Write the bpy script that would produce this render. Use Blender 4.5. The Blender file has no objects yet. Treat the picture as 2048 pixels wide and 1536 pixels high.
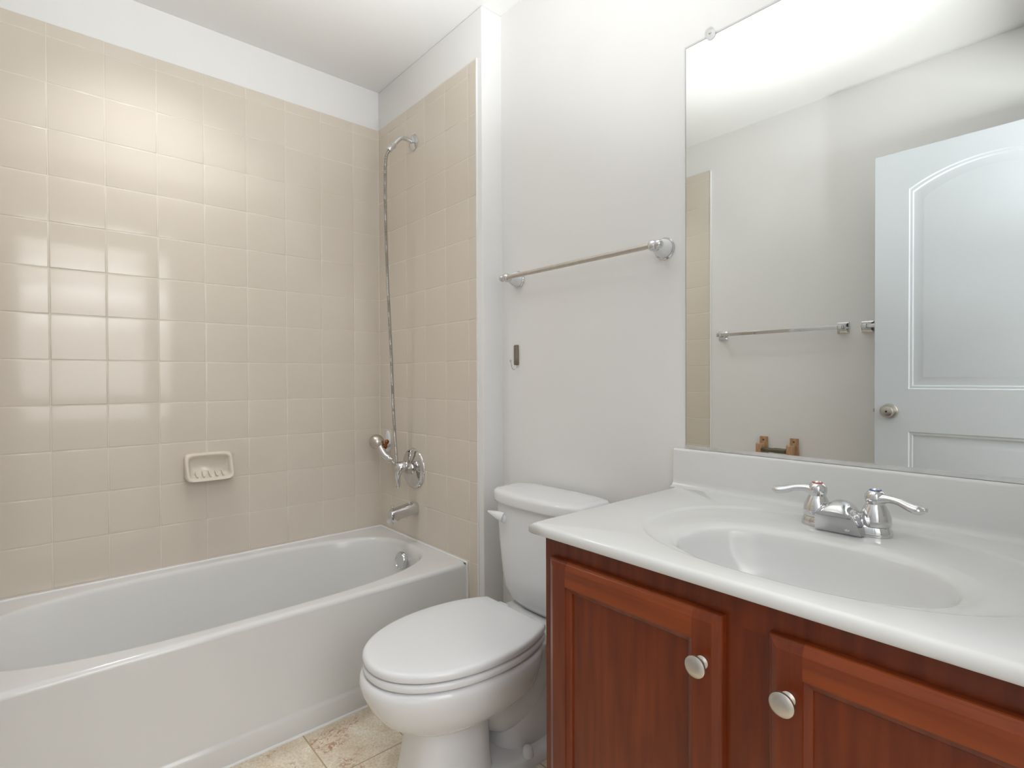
import bpy, bmesh, math, random
from mathutils import Vector, Matrix
random.seed(7)
PI = math.pi
SC = bpy.context.scene
COL = SC.collection

# ---------------------------------------------------------------- camera
CAM = (2.3707, -1.2269, 1.0957)
YAW, PITCH, ROLL, FPX = 0.8519, -0.0106, -0.0041, 1073.48
def cam_axes():
    f = Vector((-math.sin(YAW)*math.cos(PITCH), math.cos(YAW)*math.cos(PITCH), math.sin(PITCH)))
    r = Vector((math.cos(YAW), math.sin(YAW), 0)); u = r.cross(f)
    r2 = r*math.cos(ROLL) + u*math.sin(ROLL); u2 = -r*math.sin(ROLL) + u*math.cos(ROLL)
    return r2, u2, f
cd = bpy.data.cameras.new('camera'); cam = bpy.data.objects.new('camera', cd); COL.objects.link(cam)
cr, cu, cf = cam_axes()
cam.matrix_world = Matrix(((cr.x, cu.x, -cf.x, CAM[0]), (cr.y, cu.y, -cf.y, CAM[1]), (cr.z, cu.z, -cf.z, CAM[2]), (0, 0, 0, 1)))
cd.sensor_width = 36; cd.lens = FPX/2048*36; cd.clip_start = 0.01
SC.camera = cam

# ---------------------------------------------------------------- world, lights, exposure
w = bpy.data.worlds.new('world'); SC.world = w; w.use_nodes = True
w.node_tree.nodes['Background'].inputs[0].default_value = (0.9, 0.93, 1, 1)
w.node_tree.nodes['Background'].inputs[1].default_value = 0.3
SC.view_settings.view_transform = 'Standard'; SC.view_settings.look = 'None'
SC.view_settings.gamma = 1; SC.view_settings.use_curve_mapping = False
SC.view_settings.exposure = 0.70
def lamp(name, kind, loc, energy, color=(1, 1, 1), size=0.1, target=None, **kw):
    d = bpy.data.lights.new(name, kind); d.energy = energy; d.color = color
    if kind == 'AREA': d.size = size
    else: d.shadow_soft_size = size
    for k, v in kw.items(): setattr(d, k, v)
    o = bpy.data.objects.new(name, d); COL.objects.link(o); o.location = loc
    if target is not None:
        o.rotation_euler = (Vector(target)-Vector(loc)).to_track_quat('-Z', 'Y').to_euler()
    return o
# the photographer's flash, pointed up and bounced off the ceiling
for tx, ty, deg, pw in ((2.15, -0.60, 56, 16), (1.45, -1.00, 56, 30), (0.80, -0.80, 50, 62), (1.45, -0.42, 50, 126)):
    lamp('flash', 'SPOT', (2.41, -0.78, 0.55), pw, (0.945, 0.98, 1.0), 0.06, (tx, ty, 2.47), spot_size=math.radians(deg), spot_blend=1.0)
# added unseen uplight in the hall, bouncing soft fill through the doorway
lamp('hall_up_fill', 'AREA', (3.10, -0.9, 1.60), 34, (0.96, 0.98, 1.0), 0.5, (3.1, -0.9, 2.5))

# added fill lamp at the ceiling over the bathtub, out of view
lamp('tub_fill_lamp', 'AREA', (0.40, -0.95, 2.462), 1.65, (0.98, 0.99, 1.0), 0.20, (0.40, -0.95, 0.0), shape='DISK', spread=math.radians(112))
# added fill in the hall, standing in for an unseen window
lamp('hall_side_fill', 'AREA', (3.70, -0.9, 1.40), 6.5, (0.97, 0.98, 1.0), 1.15, (0.0, -0.9, 1.40))

# ---------------------------------------------------------------- materials
def principled(name, col, rough=0.5, metal=0.0, **kw):
    m = bpy.data.materials.new(name); m.use_nodes = True
    b = m.node_tree.nodes['Principled BSDF']
    b.inputs['Base Color'].default_value = (*col, 1); b.inputs['Roughness'].default_value = rough
    b.inputs['Metallic'].default_value = metal
    for k, v in kw.items(): b.inputs[k].default_value = v
    return m
def srgb(r, g, b):
    f = lambda c: (c/255/12.92) if c/255 <= 0.04045 else ((c/255+0.055)/1.055)**2.4
    return (f(r), f(g), f(b))
def N(m, t, **kw):
    n = m.node_tree.nodes.new(t)
    for k, v in kw.items():
        if k in n.inputs: n.inputs[k].default_value = v
        else: setattr(n, k, v)
    return n
def L(m, a, b): m.node_tree.links.new(a, b)
def bsdf(m): return m.node_tree.nodes['Principled BSDF']
def noisy(m, c1, c2, scale=20, detail=4, vec='Object', stretch=(1, 1, 1), lo=0.35, hi=0.65, bump=0.0, bdist=0.001, bscale=None):
    tc = N(m, 'ShaderNodeTexCoord'); mp = N(m, 'ShaderNodeMapping'); mp.inputs['Scale'].default_value = stretch
    L(m, tc.outputs[vec], mp.inputs[0])
    n = N(m, 'ShaderNodeTexNoise', Scale=scale, Detail=detail); L(m, mp.outputs[0], n.inputs['Vector'])
    r = N(m, 'ShaderNodeValToRGB'); r.color_ramp.elements[0].position = lo; r.color_ramp.elements[1].position = hi
    r.color_ramp.elements[0].color = (*c1, 1); r.color_ramp.elements[1].color = (*c2, 1)
    L(m, n.outputs[0], r.inputs[0]); L(m, r.outputs[0], bsdf(m).inputs['Base Color'])
    if bump:
        n2 = N(m, 'ShaderNodeTexNoise', Scale=bscale or scale, Detail=3); L(m, mp.outputs[0], n2.inputs['Vector'])
        b = N(m, 'ShaderNodeBump', Strength=bump, Distance=bdist); L(m, n2.outputs[0], b.inputs['Height']); L(m, b.outputs[0], bsdf(m).inputs['Normal'])
    return m
M = {}
M['paint'] = noisy(principled('wall_paint', (0.8, 0.77, 0.73), 0.42), (0.85, 0.84, 0.825), (0.865, 0.855, 0.84), 3, 3, bump=0.08, bdist=0.001, bscale=60)
M['ceil'] = noisy(principled('ceiling_paint', (0.8, 0.78, 0.75), 0.8), (0.78, 0.77, 0.75), (0.79, 0.78, 0.76), 3, 3, bump=0.1, bdist=0.001, bscale=120)
M['tile'] = noisy(principled('beige_tile', (0.66, 0.57, 0.46), 0.11), (0.71, 0.64, 0.55), (0.73, 0.66, 0.57), 1.3, 2, bump=0.08, bdist=0.004, bscale=5)
M['grout'] = noisy(principled('grout', (0.7, 0.62, 0.52), 0.7), (0.74, 0.68, 0.60), (0.78, 0.72, 0.64), 30, 3)
M['porcelain'] = noisy(principled('porcelain', (0.8, 0.8, 0.8), 0.06), (0.83, 0.835, 0.845), (0.84, 0.845, 0.855), 2, 1)
M['enamel'] = noisy(principled('tub_enamel', (0.8, 0.79, 0.77), 0.12), (0.76, 0.755, 0.74), (0.775, 0.77, 0.755), 2, 1)
M['caulk'] = noisy(principled('caulk', (0.85, 0.85, 0.84), 0.4), (0.86, 0.86, 0.85), (0.88, 0.88, 0.87), 20, 2)
M['seat'] = noisy(principled('seat_plastic', (0.82, 0.82, 0.82), 0.18), (0.84, 0.85, 0.865), (0.85, 0.86, 0.875), 2, 1)
M['marble'] = noisy(principled('cultured_marble', (0.8, 0.79, 0.77), 0.13), (0.75, 0.75, 0.74), (0.775, 0.775, 0.765), 5, 4, stretch=(1, 2.5, 1), lo=0.3, hi=0.7)
M['chrome'] = noisy(principled('chrome', (0.78, 0.78, 0.79), 0.05, 1.0), (0.66, 0.66, 0.67), (0.70, 0.70, 0.71), 15, 1)
M['hose'] = noisy(principled('ribbed_metal', (0.5, 0.48, 0.46), 0.22, 1.0), (0.46, 0.44, 0.42), (0.52, 0.50, 0.48), 40, 2)
M['nickel'] = noisy(principled('satin_nickel', (0.62, 0.58, 0.52), 0.33, 1.0), (0.56, 0.53, 0.48), (0.62, 0.58, 0.53), 40, 2)
M['taupe'] = noisy(principled('taupe_plastic', (0.2, 0.16, 0.13), 0.35, 0.4), (0.22, 0.18, 0.15), (0.26, 0.21, 0.18), 40, 2)
M['mirror'] = noisy(principled('mirror_silver', (0.86, 0.88, 0.86), 0.0, 1.0), (0.85, 0.87, 0.85), (0.86, 0.88, 0.86), 1, 0)
M['mirror_edge'] = noisy(principled('mirror_edge', (0.25, 0.27, 0.25), 0.3, 0.3), (0.22, 0.24, 0.22), (0.28, 0.3, 0.28), 20, 1)
M['clear'] = principled('clear_plastic', (0.95, 0.95, 0.95), 0.05, 0.0); bsdf(M['clear']).inputs['Transmission Weight'].default_value = 0.35
M['alu'] = noisy(principled('channel_metal', (0.8, 0.8, 0.8), 0.3, 0.8), (0.78, 0.78, 0.78), (0.84, 0.84, 0.84), 30, 1)
M['door'] = noisy(principled('door_paint', (0.76, 0.79, 0.81), 0.35), (0.67, 0.705, 0.74), (0.68, 0.715, 0.75), 3, 2)
M['oak'] = noisy(principled('oak', (0.4, 0.22, 0.1), 0.45), srgb(172, 132, 98), srgb(200, 160, 124), 30, 5, stretch=(4, 4, 0.6))
M['olive'] = noisy(principled('spring_roller', (0.12, 0.11, 0.07), 0.4), srgb(88, 84, 62), srgb(104, 100, 76), 30, 3)
M['copper'] = noisy(principled('amber_knob', (0.25, 0.1, 0.03), 0.15, 0.6), srgb(110, 60, 20), srgb(160, 95, 40), 60, 2)
M['red'] = noisy(principled('hot_ring', (0.6, 0.08, 0.04), 0.3), srgb(190, 80, 60), srgb(205, 95, 75), 30, 1)
M['blue'] = noisy(principled('cold_ring', (0.06, 0.12, 0.35), 0.3), srgb(70, 95, 150), srgb(85, 110, 165), 30, 1)
M['dark'] = noisy(principled('dark_gap', (0.02, 0.02, 0.02), 0.6), (0.02, 0.018, 0.016), (0.03, 0.028, 0.026), 20, 1)
M['carpet'] = noisy(principled('hall_carpet', (0.4, 0.36, 0.3), 0.9), (0.46, 0.42, 0.36), (0.54, 0.49, 0.43), 90, 4)

def wood(name, size, stile):
    """stained cherry; grain upright on stiles and panel, level on the rails (object coordinates, x across, z up)"""
    m = principled(name, (0.2, 0.05, 0.02), 0.32)
    b = bsdf(m); b.inputs['Coat Weight'].default_value = 0.2; b.inputs['Coat Roughness'].default_value = 0.25; b.inputs['Specular IOR Level'].default_value = 0.35
    tc = N(m, 'ShaderNodeTexCoord')
    mv = N(m, 'ShaderNodeMapping'); mv.inputs['Scale'].default_value = (60, 60, 5)
    mh = N(m, 'ShaderNodeMapping'); mh.inputs['Scale'].default_value = (5, 60, 60)
    L(m, tc.outputs['Object'], mv.inputs[0]); L(m, tc.outputs['Object'], mh.inputs[0])
    nv = N(m, 'ShaderNodeTexNoise', Scale=1.0, Detail=6); L(m, mv.outputs[0], nv.inputs[0])
    nh = N(m, 'ShaderNodeTexNoise', Scale=1.0, Detail=6); L(m, mh.outputs[0], nh.inputs[0])
    blot = N(m, 'ShaderNodeTexNoise', Scale=9, Detail=3); L(m, tc.outputs['Object'], blot.inputs[0])
    def ramp(src, a, c):
        r = N(m, 'ShaderNodeValToRGB'); r.color_ramp.elements[0].position = 0.3; r.color_ramp.elements[1].position = 0.72
        r.color_ramp.elements[0].color = (*a, 1); r.color_ramp.elements[1].color = (*c, 1)
        L(m, src.outputs[0], r.inputs[0]); return r
    rv = ramp(nv, srgb(100, 38, 12), srgb(126, 53, 18)); rh = ramp(nh, srgb(116, 48, 16), srgb(144, 66, 25))
    mix = N(m, 'ShaderNodeMix', data_type='RGBA')
    if stile:
        sx = N(m, 'ShaderNodeSeparateXYZ'); L(m, tc.outputs['Object'], sx.inputs[0])
        ax = N(m, 'ShaderNodeMath', operation='ABSOLUTE'); L(m, sx.outputs['X'], ax.inputs[0])
        az = N(m, 'ShaderNodeMath', operation='ABSOLUTE'); L(m, sx.outputs['Z'], az.inputs[0])
        gx = N(m, 'ShaderNodeMath', operation='LESS_THAN'); L(m, ax.outputs[0], gx.inputs[0]); gx.inputs[1].default_value = size[0]/2-stile
        gz = N(m, 'ShaderNodeMath', operation='GREATER_THAN'); L(m, az.outputs[0], gz.inputs[0]); gz.inputs[1].default_value = size[1]/2-stile
        mu = N(m, 'ShaderNodeMath', operation='MULTIPLY'); L(m, gx.outputs[0], mu.inputs[0]); L(m, gz.outputs[0], mu.inputs[1])
        L(m, mu.outputs[0], mix.inputs[0])
    else: mix.inputs[0].default_value = 0.0
    L(m, rv.outputs[0], mix.inputs[6]); L(m, rh.outputs[0], mix.inputs[7])
    m2 = N(m, 'ShaderNodeMix', data_type='RGBA', blend_type='MULTIPLY'); m2.inputs[0].default_value = 0.4
    rb = ramp(blot, (0.72, 0.66, 0.62), (1, 1, 1))
    L(m, mix.outputs[2], m2.inputs[6]); L(m, rb.outputs[0], m2.inputs[7]); L(m, m2.outputs[2], b.inputs['Base Color'])
    return m
M['cab'] = wood('cherry_cabinet', (1, 1), 0)
M['cabdoor'] = wood('cherry_door', (0.363, 0.61), 0.047)

def floor_material():
    m = principled('vinyl_floor', (0.5, 0.4, 0.3), 0.38)
    tc = N(m, 'ShaderNodeTexCoord'); s = N(m, 'ShaderNodeSeparateXYZ'); L(m, tc.outputs['Object'], s.inputs[0])
    masks = []; cells = []
    for ax, off in (('X', 0.940), ('Y', -0.4035)):
        a = N(m, 'ShaderNodeMath', operation='SUBTRACT'); L(m, s.outputs[ax], a.inputs[0]); a.inputs[1].default_value = off
        d = N(m, 'ShaderNodeMath', operation='DIVIDE'); L(m, a.outputs[0], d.inputs[0]); d.inputs[1].default_value = 0.2315
        fl = N(m, 'ShaderNodeMath', operation='FLOOR'); L(m, d.outputs[0], fl.inputs[0]); cells.append(fl)
        fr = N(m, 'ShaderNodeMath', operation='PINGPONG'); L(m, d.outputs[0], fr.inputs[0]); fr.inputs[1].default_value = 0.5
        lt = N(m, 'ShaderNodeMath', operation='LESS_THAN'); L(m, fr.outputs[0], lt.inputs[0]); lt.inputs[1].default_value = 0.009; masks.append(lt)
    mx = N(m, 'ShaderNodeMath', operation='MAXIMUM'); L(m, masks[0].outputs[0], mx.inputs[0]); L(m, masks[1].outputs[0], mx.inputs[1])
    cv = N(m, 'ShaderNodeCombineXYZ'); L(m, cells[0].outputs[0], cv.inputs[0]); L(m, cells[1].outputs[0], cv.inputs[1])
    sc = N(m, 'ShaderNodeVectorMath', operation='SCALE'); L(m, cv.outputs[0], sc.inputs[0]); sc.inputs['Scale'].default_value = 3.7
    ad = N(m, 'ShaderNodeVectorMath', operation='ADD'); L(m, sc.outputs[0], ad.inputs[0]); L(m, tc.outputs['Object'], ad.inputs[1])
    def noise(scale, det, rough=0.5, dist=0.0):
        n = N(m, 'ShaderNodeTexNoise', Scale=scale, Detail=det, Roughness=rough, Distortion=dist); L(m, ad.outputs[0], n.inputs['Vector']); return n
    def ramp(n, p0, c0, p1, c1):
        r = N(m, 'ShaderNodeValToRGB'); r.color_ramp.elements[0].position = p0; r.color_ramp.elements[1].position = p1
        r.color_ramp.elements[0].color = (*c0, 1); r.color_ramp.elements[1].color = (*c1, 1); L(m, n.outputs[0], r.inputs[0]); return r
    base = ramp(noise(14, 6, 0.65), 0.32, srgb(226, 208, 180), 0.68, srgb(250, 240, 222))
    fine = ramp(noise(140, 4, 0.7), 0.36, (0.72, 0.68, 0.62), 0.56, (1, 1, 1))
    m1 = N(m, 'ShaderNodeMix', data_type='RGBA', blend_type='MULTIPLY'); m1.inputs[0].default_value = 0.75
    L(m, base.outputs[0], m1.inputs[6]); L(m, fine.outputs[0], m1.inputs[7])
    zone = ramp(noise(9, 3, 0.5, 0.4), 0.54, (0, 0, 0), 0.64, (1, 1, 1)); vein = ramp(noise(60, 5, 0.7, 0.8), 0.50, (0, 0, 0), 0.58, (1, 1, 1))
    mm = N(m, 'ShaderNodeMath', operation='MULTIPLY'); L(m, zone.outputs[0], mm.inputs[0]); L(m, vein.outputs[0], mm.inputs[1])
    mk = N(m, 'ShaderNodeMath', operation='MULTIPLY'); L(m, mm.outputs[0], mk.inputs[0]); mk.inputs[1].default_value = 0.75
    m2 = N(m, 'ShaderNodeMix', data_type='RGBA'); L(m, mk.outputs[0], m2.inputs[0]); L(m, m1.outputs[2], m2.inputs[6]); m2.inputs[7].default_value = (*srgb(176, 112, 80), 1)
    m3 = N(m, 'ShaderNodeMix', data_type='RGBA'); L(m, mx.outputs[0], m3.inputs[0]); L(m, m2.outputs[2], m3.inputs[6]); m3.inputs[7].default_value = (*srgb(186, 166, 134), 1)
    L(m, m3.outputs[2], bsdf(m).inputs['Base Color'])
    b = N(m, 'ShaderNodeBump', Strength=0.5, Distance=0.001); inv = N(m, 'ShaderNodeMath', operation='SUBTRACT'); inv.inputs[0].default_value = 1.0
    L(m, mx.outputs[0], inv.inputs[1]); L(m, inv.outputs[0], b.inputs['Height']); L(m, b.outputs[0], bsdf(m).inputs['Normal'])
    return m
M['floor'] = floor_material()

# ---------------------------------------------------------------- mesh helpers (world coordinates in, origin moved to the part)
class MB:
    def __init__(s): s.v = []; s.f = []
    def add(s, vs, fs):
        k = len(s.v); s.v += [tuple(x) for x in vs]; s.f += [tuple(i+k for i in f) for f in fs]; return s
    def box(s, x0, x1, y0, y1, z0, z1):
        return s.add([(x0, y0, z0), (x1, y0, z0), (x1, y1, z0), (x0, y1, z0), (x0, y0, z1), (x1, y0, z1), (x1, y1, z1), (x0, y1, z1)],
                     [(0, 3, 2, 1), (4, 5, 6, 7), (0, 1, 5, 4), (1, 2, 6, 5), (2, 3, 7, 6), (3, 0, 4, 7)])
    def loft(s, rings, cap0=True, cap1=True, closed=True):
        n = len(rings[0]); vs = [p for r in rings for p in r]; fs = []
        for i in range(len(rings)-1):
            for j in range(n if closed else n-1):
                a = i*n+j; b = i*n+(j+1) % n; fs.append((a, b, b+n, a+n))
        if cap0: fs.append(tuple(reversed(range(n))))
        if cap1: fs.append(tuple(range((len(rings)-1)*n, len(rings)*n)))
        return s.add(vs, fs)
    def lathe(s, o, axis, prof, seg=40, cap=True):
        o = Vector(o); a = Vector(axis).normalized(); t = Vector((0, 0, 1)) if abs(a.z) < 0.9 else Vector((1, 0, 0))
        e1 = a.cross(t).normalized(); e2 = a.cross(e1)
        rings = [[o+a*h+(e1*math.cos(2*PI*k/seg)+e2*math.sin(2*PI*k/seg))*max(r, 1e-5) for k in range(seg)] for r, h in prof]
        return s.loft(rings, cap, cap)
    def tube(s, pts, rad, seg=16, flat=None):
        pts = [Vector(p) for p in pts]; n = len(pts)
        if not isinstance(rad, (list, tuple)): rad = [rad]*n
        T = [(pts[min(i+1, n-1)]-pts[max(i-1, 0)]).normalized() for i in range(n)]
        e = Vector((0, 0, 1)) if abs(T[0].z) < 0.9 else Vector((1, 0, 0))
        rings = []
        for i in range(n):
            e = (e-T[i]*e.dot(T[i])).normalized(); g = T[i].cross(e)
            fa, fb = (1, 1) if flat is None else flat[i]
            rings.append([pts[i]+(e*math.cos(2*PI*k/seg)*fa+g*math.sin(2*PI*k/seg)*fb)*rad[i] for k in range(seg)])
        return s.loft(rings)
    def build(s, name, mat, parent=None, smooth=True, bevel=0, bseg=3, sub=0, angle=40, weld=True):
        lo = [min(p[i] for p in s.v) for i in range(3)]; hi = [max(p[i] for p in s.v) for i in range(3)]
        c = Vector([(a+b)/2 for a, b in zip(lo, hi)])
        me = bpy.data.meshes.new(name); me.from_pydata([Vector(p)-c for p in s.v], [], s.f); me.update()
        bm = bmesh.new(); bm.from_mesh(me)
        if weld: bmesh.ops.remove_doubles(bm, verts=bm.verts, dist=1e-6)
        bmesh.ops.recalc_face_normals(bm, faces=bm.faces)
        if bevel:
            es = [e for e in bm.edges if len(e.link_faces) == 2 and e.calc_face_angle(0) > math.radians(30)]
            bmesh.ops.bevel(bm, geom=es, offset=bevel, segments=bseg, profile=0.5, affect='EDGES', clamp_overlap=True)
        for f in bm.faces: f.smooth = smooth
        if smooth:
            for e in bm.edges:
                if len(e.link_faces) == 2 and e.calc_face_angle(0) > math.radians(angle): e.smooth = False
        bm.to_mesh(me); bm.free()
        me.materials.append(M[mat] if isinstance(mat, str) else mat)
        o = bpy.data.objects.new(name, me); COL.objects.link(o)
        if sub:
            md = o.modifiers.new('s', 'SUBSURF'); md.levels = md.render_levels = sub
        if parent is not None:
            o.parent = parent; pl = Vector((0, 0, 0)); q = parent
            while q is not None: pl += Vector(q.location); q = q.parent
            o.location = c-pl
        else: o.location = c
        return o
def box(name, mat, x0, x1, y0, y1, z0, z1, parent=None, bevel=0, **kw): return MB().box(x0, x1, y0, y1, z0, z1).build(name, mat, parent, bevel=bevel, smooth=bevel > 0, **kw)
def sring(cx, cy, a, b, n, z, N_=64, b2=None):
    """superellipse ring; b for the -y side, b2 for the +y side"""
    r = []
    for k in range(N_):
        t = 2*PI*k/N_; c, s_ = math.cos(t), math.sin(t)
        x = a*math.copysign(abs(c)**(2/n), c); bb = (b2 if (b2 is not None and s_ > 0) else b)
        r.append((cx+x, cy+bb*math.copysign(abs(s_)**(2/n), s_), z))
    return r
def smoothpath(ctrl, n=8):
    P = [Vector(p) for p in ctrl]; P = [2*P[0]-P[1]]+P+[2*P[-1]-P[-2]]; out = []
    for i in range(1, len(P)-2):
        for k in range(n):
            t = k/n; a, b, c, d = P[i-1], P[i], P[i+1], P[i+2]
            out.append(0.5*((2*b)+(c-a)*t+(2*a-5*b+4*c-d)*t*t+(-a+3*b-3*c+d)*t**3))
    out.append(P[-2]); return out
def lerp(a, b, t): return a+(b-a)*t
def interp(vals, n=8):
    return [p[0] for p in smoothpath([(v, 0, 0) for v in vals], n)]
def thing(name, loc, label, cat, group=None):
    o = bpy.data.objects.new(name, None); COL.objects.link(o); o.location = loc; o.empty_display_size = 0.05
    tag(o, label, cat, group); return o
def tag(o, label, cat, group=None):
    o['label'] = label; o['category'] = cat
    if group: o['group'] = group
    return o
def struct(o, label=None):
    o['kind'] = 'structure'
    if label: o['label'] = label
    return o

# ---------------------------------------------------------------- room shell
ZC = 2.4706; YF = 0.0968; YB = -1.505; XR = 2.462; XJ = 0.802
struct(box('floor', 'floor', -0.12, XR+0.0, YB-0.1, YF+0.1, -0.05, 0.0), 'beige stone-look vinyl floor with rust-coloured flecks')
bpy.data.objects['floor'].data.transform(Matrix.Translation(bpy.data.objects['floor'].location)); bpy.data.objects['floor'].location = (0, 0, 0)
struct(box('ceiling', 'ceil', -0.12, XR+0.1, YB-0.1, YF+0.1, ZC, ZC+0.05), 'plain off-white ceiling')
wl = struct(box('wall_left', 'paint', -0.12, -0.005, YB-0.1, YF+0.1, 0, ZC), 'white wall band above the beige bath tiles on the long side')
wa = struct(box('wall_alcove', 'paint', -0.005, XJ, 0.004, YF+0.1, 0, ZC, bevel=0.004), 'projecting white wall that carries the shower fittings')
wf = struct(box('wall_front', 'paint', XJ, XR, YF, YF+0.1, 0, ZC), 'white wall behind toilet, towel bar and mirror')
wb = struct(box('wall_back', 'paint', -0.005, XR+0.1, YB-0.1, YB, 0, ZC), 'white wall seen in the mirror')
DY0, DY1, DZ = -1.325, -0.545, 2.06
mr = MB().box(XR, XR+0.1, DY1, YF+0.1, 0, ZC).box(XR, XR+0.1, YB, DY0-0.04, 0, ZC).box(XR, XR+0.1, DY0-0.04, DY1, DZ, ZC)
wr = struct(mr.build('wall_right', 'paint', smooth=False), 'white wall with the doorway')

# tiles
P = 0.154; Z13 = 0.3937; ZT = 2.2866
zl = [Z13+(13-r)*P for r in range(13, 0, -1)]
def tile_field(parent, o, eu, nrm, ul, vl, w=0.0028):
    o = Vector(o); eu = Vector(eu); nv = Vector(nrm); ev = Vector((0, 0, 1)); mb = MB(); g = w/2
    for i in range(len(ul)-1):
        for j in range(len(vl)-1):
            u0, u1, v0, v1 = ul[i]+g, ul[i+1]-g, vl[j]+g, vl[j+1]-g
            if u1-u0 < 0.006 or v1-v0 < 0.006: continue
            ta, tb = random.gauss(0, 0.0022), random.gauss(0, 0.0022)
            um, vm = (u0+u1)/2, (v0+v1)/2
            def pt(u, v, h): return o+eu*u+ev*v+nv*(h+((u-um)*ta+(v-vm)*tb if h > -0.003 else 0))
            rings = []
            for ins, h in ((0, -0.0045), (0, -0.0010), (0.0007, -0.0004), (0.0018, -0.00012), (0.0035, 0.0)):
                rings.append([pt(u0+ins, v0+ins, h), pt(u1-ins, v0+ins, h), pt(u1-ins, v1-ins, h), pt(u0+ins, v1-ins, h)])
            mb.loft(rings, cap0=False)
    t = mb.build('tile_field', 'tile', parent, angle=60)
    gb = MB(); a, b, c, d = ul[0], ul[-1], vl[0], vl[-1]
    q = [o+eu*a+ev*c, o+eu*b+ev*c, o+eu*b+ev*d, o+eu*a+ev*d]
    gb.loft([[p-nv*0.0048 for p in q], [p-nv*0.0008 for p in q]])
    gb.build('grout', 'grout', parent, smooth=False)
    return t
low = [Z13-k*P for k in (2, 1)]
yl = [YB+0.001]+[-0.1285-k*P for k in range(8, -1, -1)]+[0.0025]
tile_field(wl, (0, 0, 0), (0, 1, 0), (1, 0, 0), yl, [0.33]+zl+[ZT])
tile_field(wa, (0, 0, 0), (1, 0, 0), (0, -1, 0), [-0.0015]+[0.2572+k*P for k in (-1, 0, 1, 2, 3)]+[0.770], [0.012]+low+zl+[ZT])
YT = YB+0.005
tile_field(wb, (0, YT, 0), (1, 0, 0), (0, 1, 0), [0.0015, 0.017]+[0.017+k*P for k in range(1, 5)]+[0.787], [0.012]+low+zl+[ZT])
MB().tube([(0.0005, -0.0005, 0.387), (0.0005, -0.0005, ZT)], 0.0022, 10).build('corner_caulk', 'grout', wa)
MB().box(0.7702, 0.7745, -0.0012, 0.004, 0, ZT+0.002).build('caulk_line', 'caulk', wa, smooth=False)
MB().box(0.7872, 0.793, YB, YT+0.002, 0, ZT+0.002).build('caulk_line', 'caulk', wb, smooth=False)
# baseboards
def baseboard(name, x0, x1, y0, y1):
    struct(box(name, 'door', x0, x1, y0, y1, 0, 0.083, bevel=0.003))
baseboard('baseboard_front', XJ+0.001, 1.586, YF-0.012, YF-0.0005)
baseboard('baseboard_back', 0.794, XR-0.001, YB+0.0005, YB+0.012)
baseboard('baseboard_right', XR-0.012, XR-0.0005, YB+0.013, -1.43)
# door casing on the right wall
tr = MB().box(XR-0.014, XR-0.0005, DY1, DY1+0.054, 0, DZ+0.057).box(XR-0.014, XR-0.0005, DY0-0.097, DY0-0.04, 0, DZ+0.057).box(XR-0.014, XR-0.0005, DY0-0.04, DY1, DZ, DZ+0.057)
struct(tr.build('trim_1', 'door', bevel=0.003), 'white door casing')
jb = MB().box(XR, XR+0.1, DY1-0.018, DY1-0.0005, 0, DZ-0.0005).box(XR, XR+0.1, DY0-0.0395, DY0-0.022, 0, DZ-0.0005)
struct(jb.build('trim_2', 'door', smooth=False), 'white door jamb')
# hall outside the doorway
HX = 3.75
struct(box('floor_hall', 'carpet', XR, HX, -2.4, 0.6, -0.05, -0.0005), 'tan hall carpet')
struct(box('ceiling_hall', 'ceil', XR+0.1, HX, -2.4, 0.6, 2.47, 2.52), 'hall ceiling')
wn = MB()  # invented window frame, dresses the added fill light in the hall
for a_ in ((-1.56, -1.50, 0.76, 2.04), (-0.30, -0.24, 0.76, 2.04), (-1.50, -0.30, 0.76, 0.82), (-1.50, -0.30, 1.98, 2.04)): wn.box(HX-0.02, HX-0.0005, *a_)
struct(wn.build('fill_window_1', 'door', smooth=False), 'added window frame around the hall fill light')
struct(MB().box(HX, HX+0.1, -2.4, 0.6, 0, 2.52).box(XR+0.1, HX, 0.6, 0.7, 0, 2.52).box(XR+0.1, HX, -2.5, -2.4, 0, 2.52).build('wall_hall', 'paint', smooth=False), 'hall walls')

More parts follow.
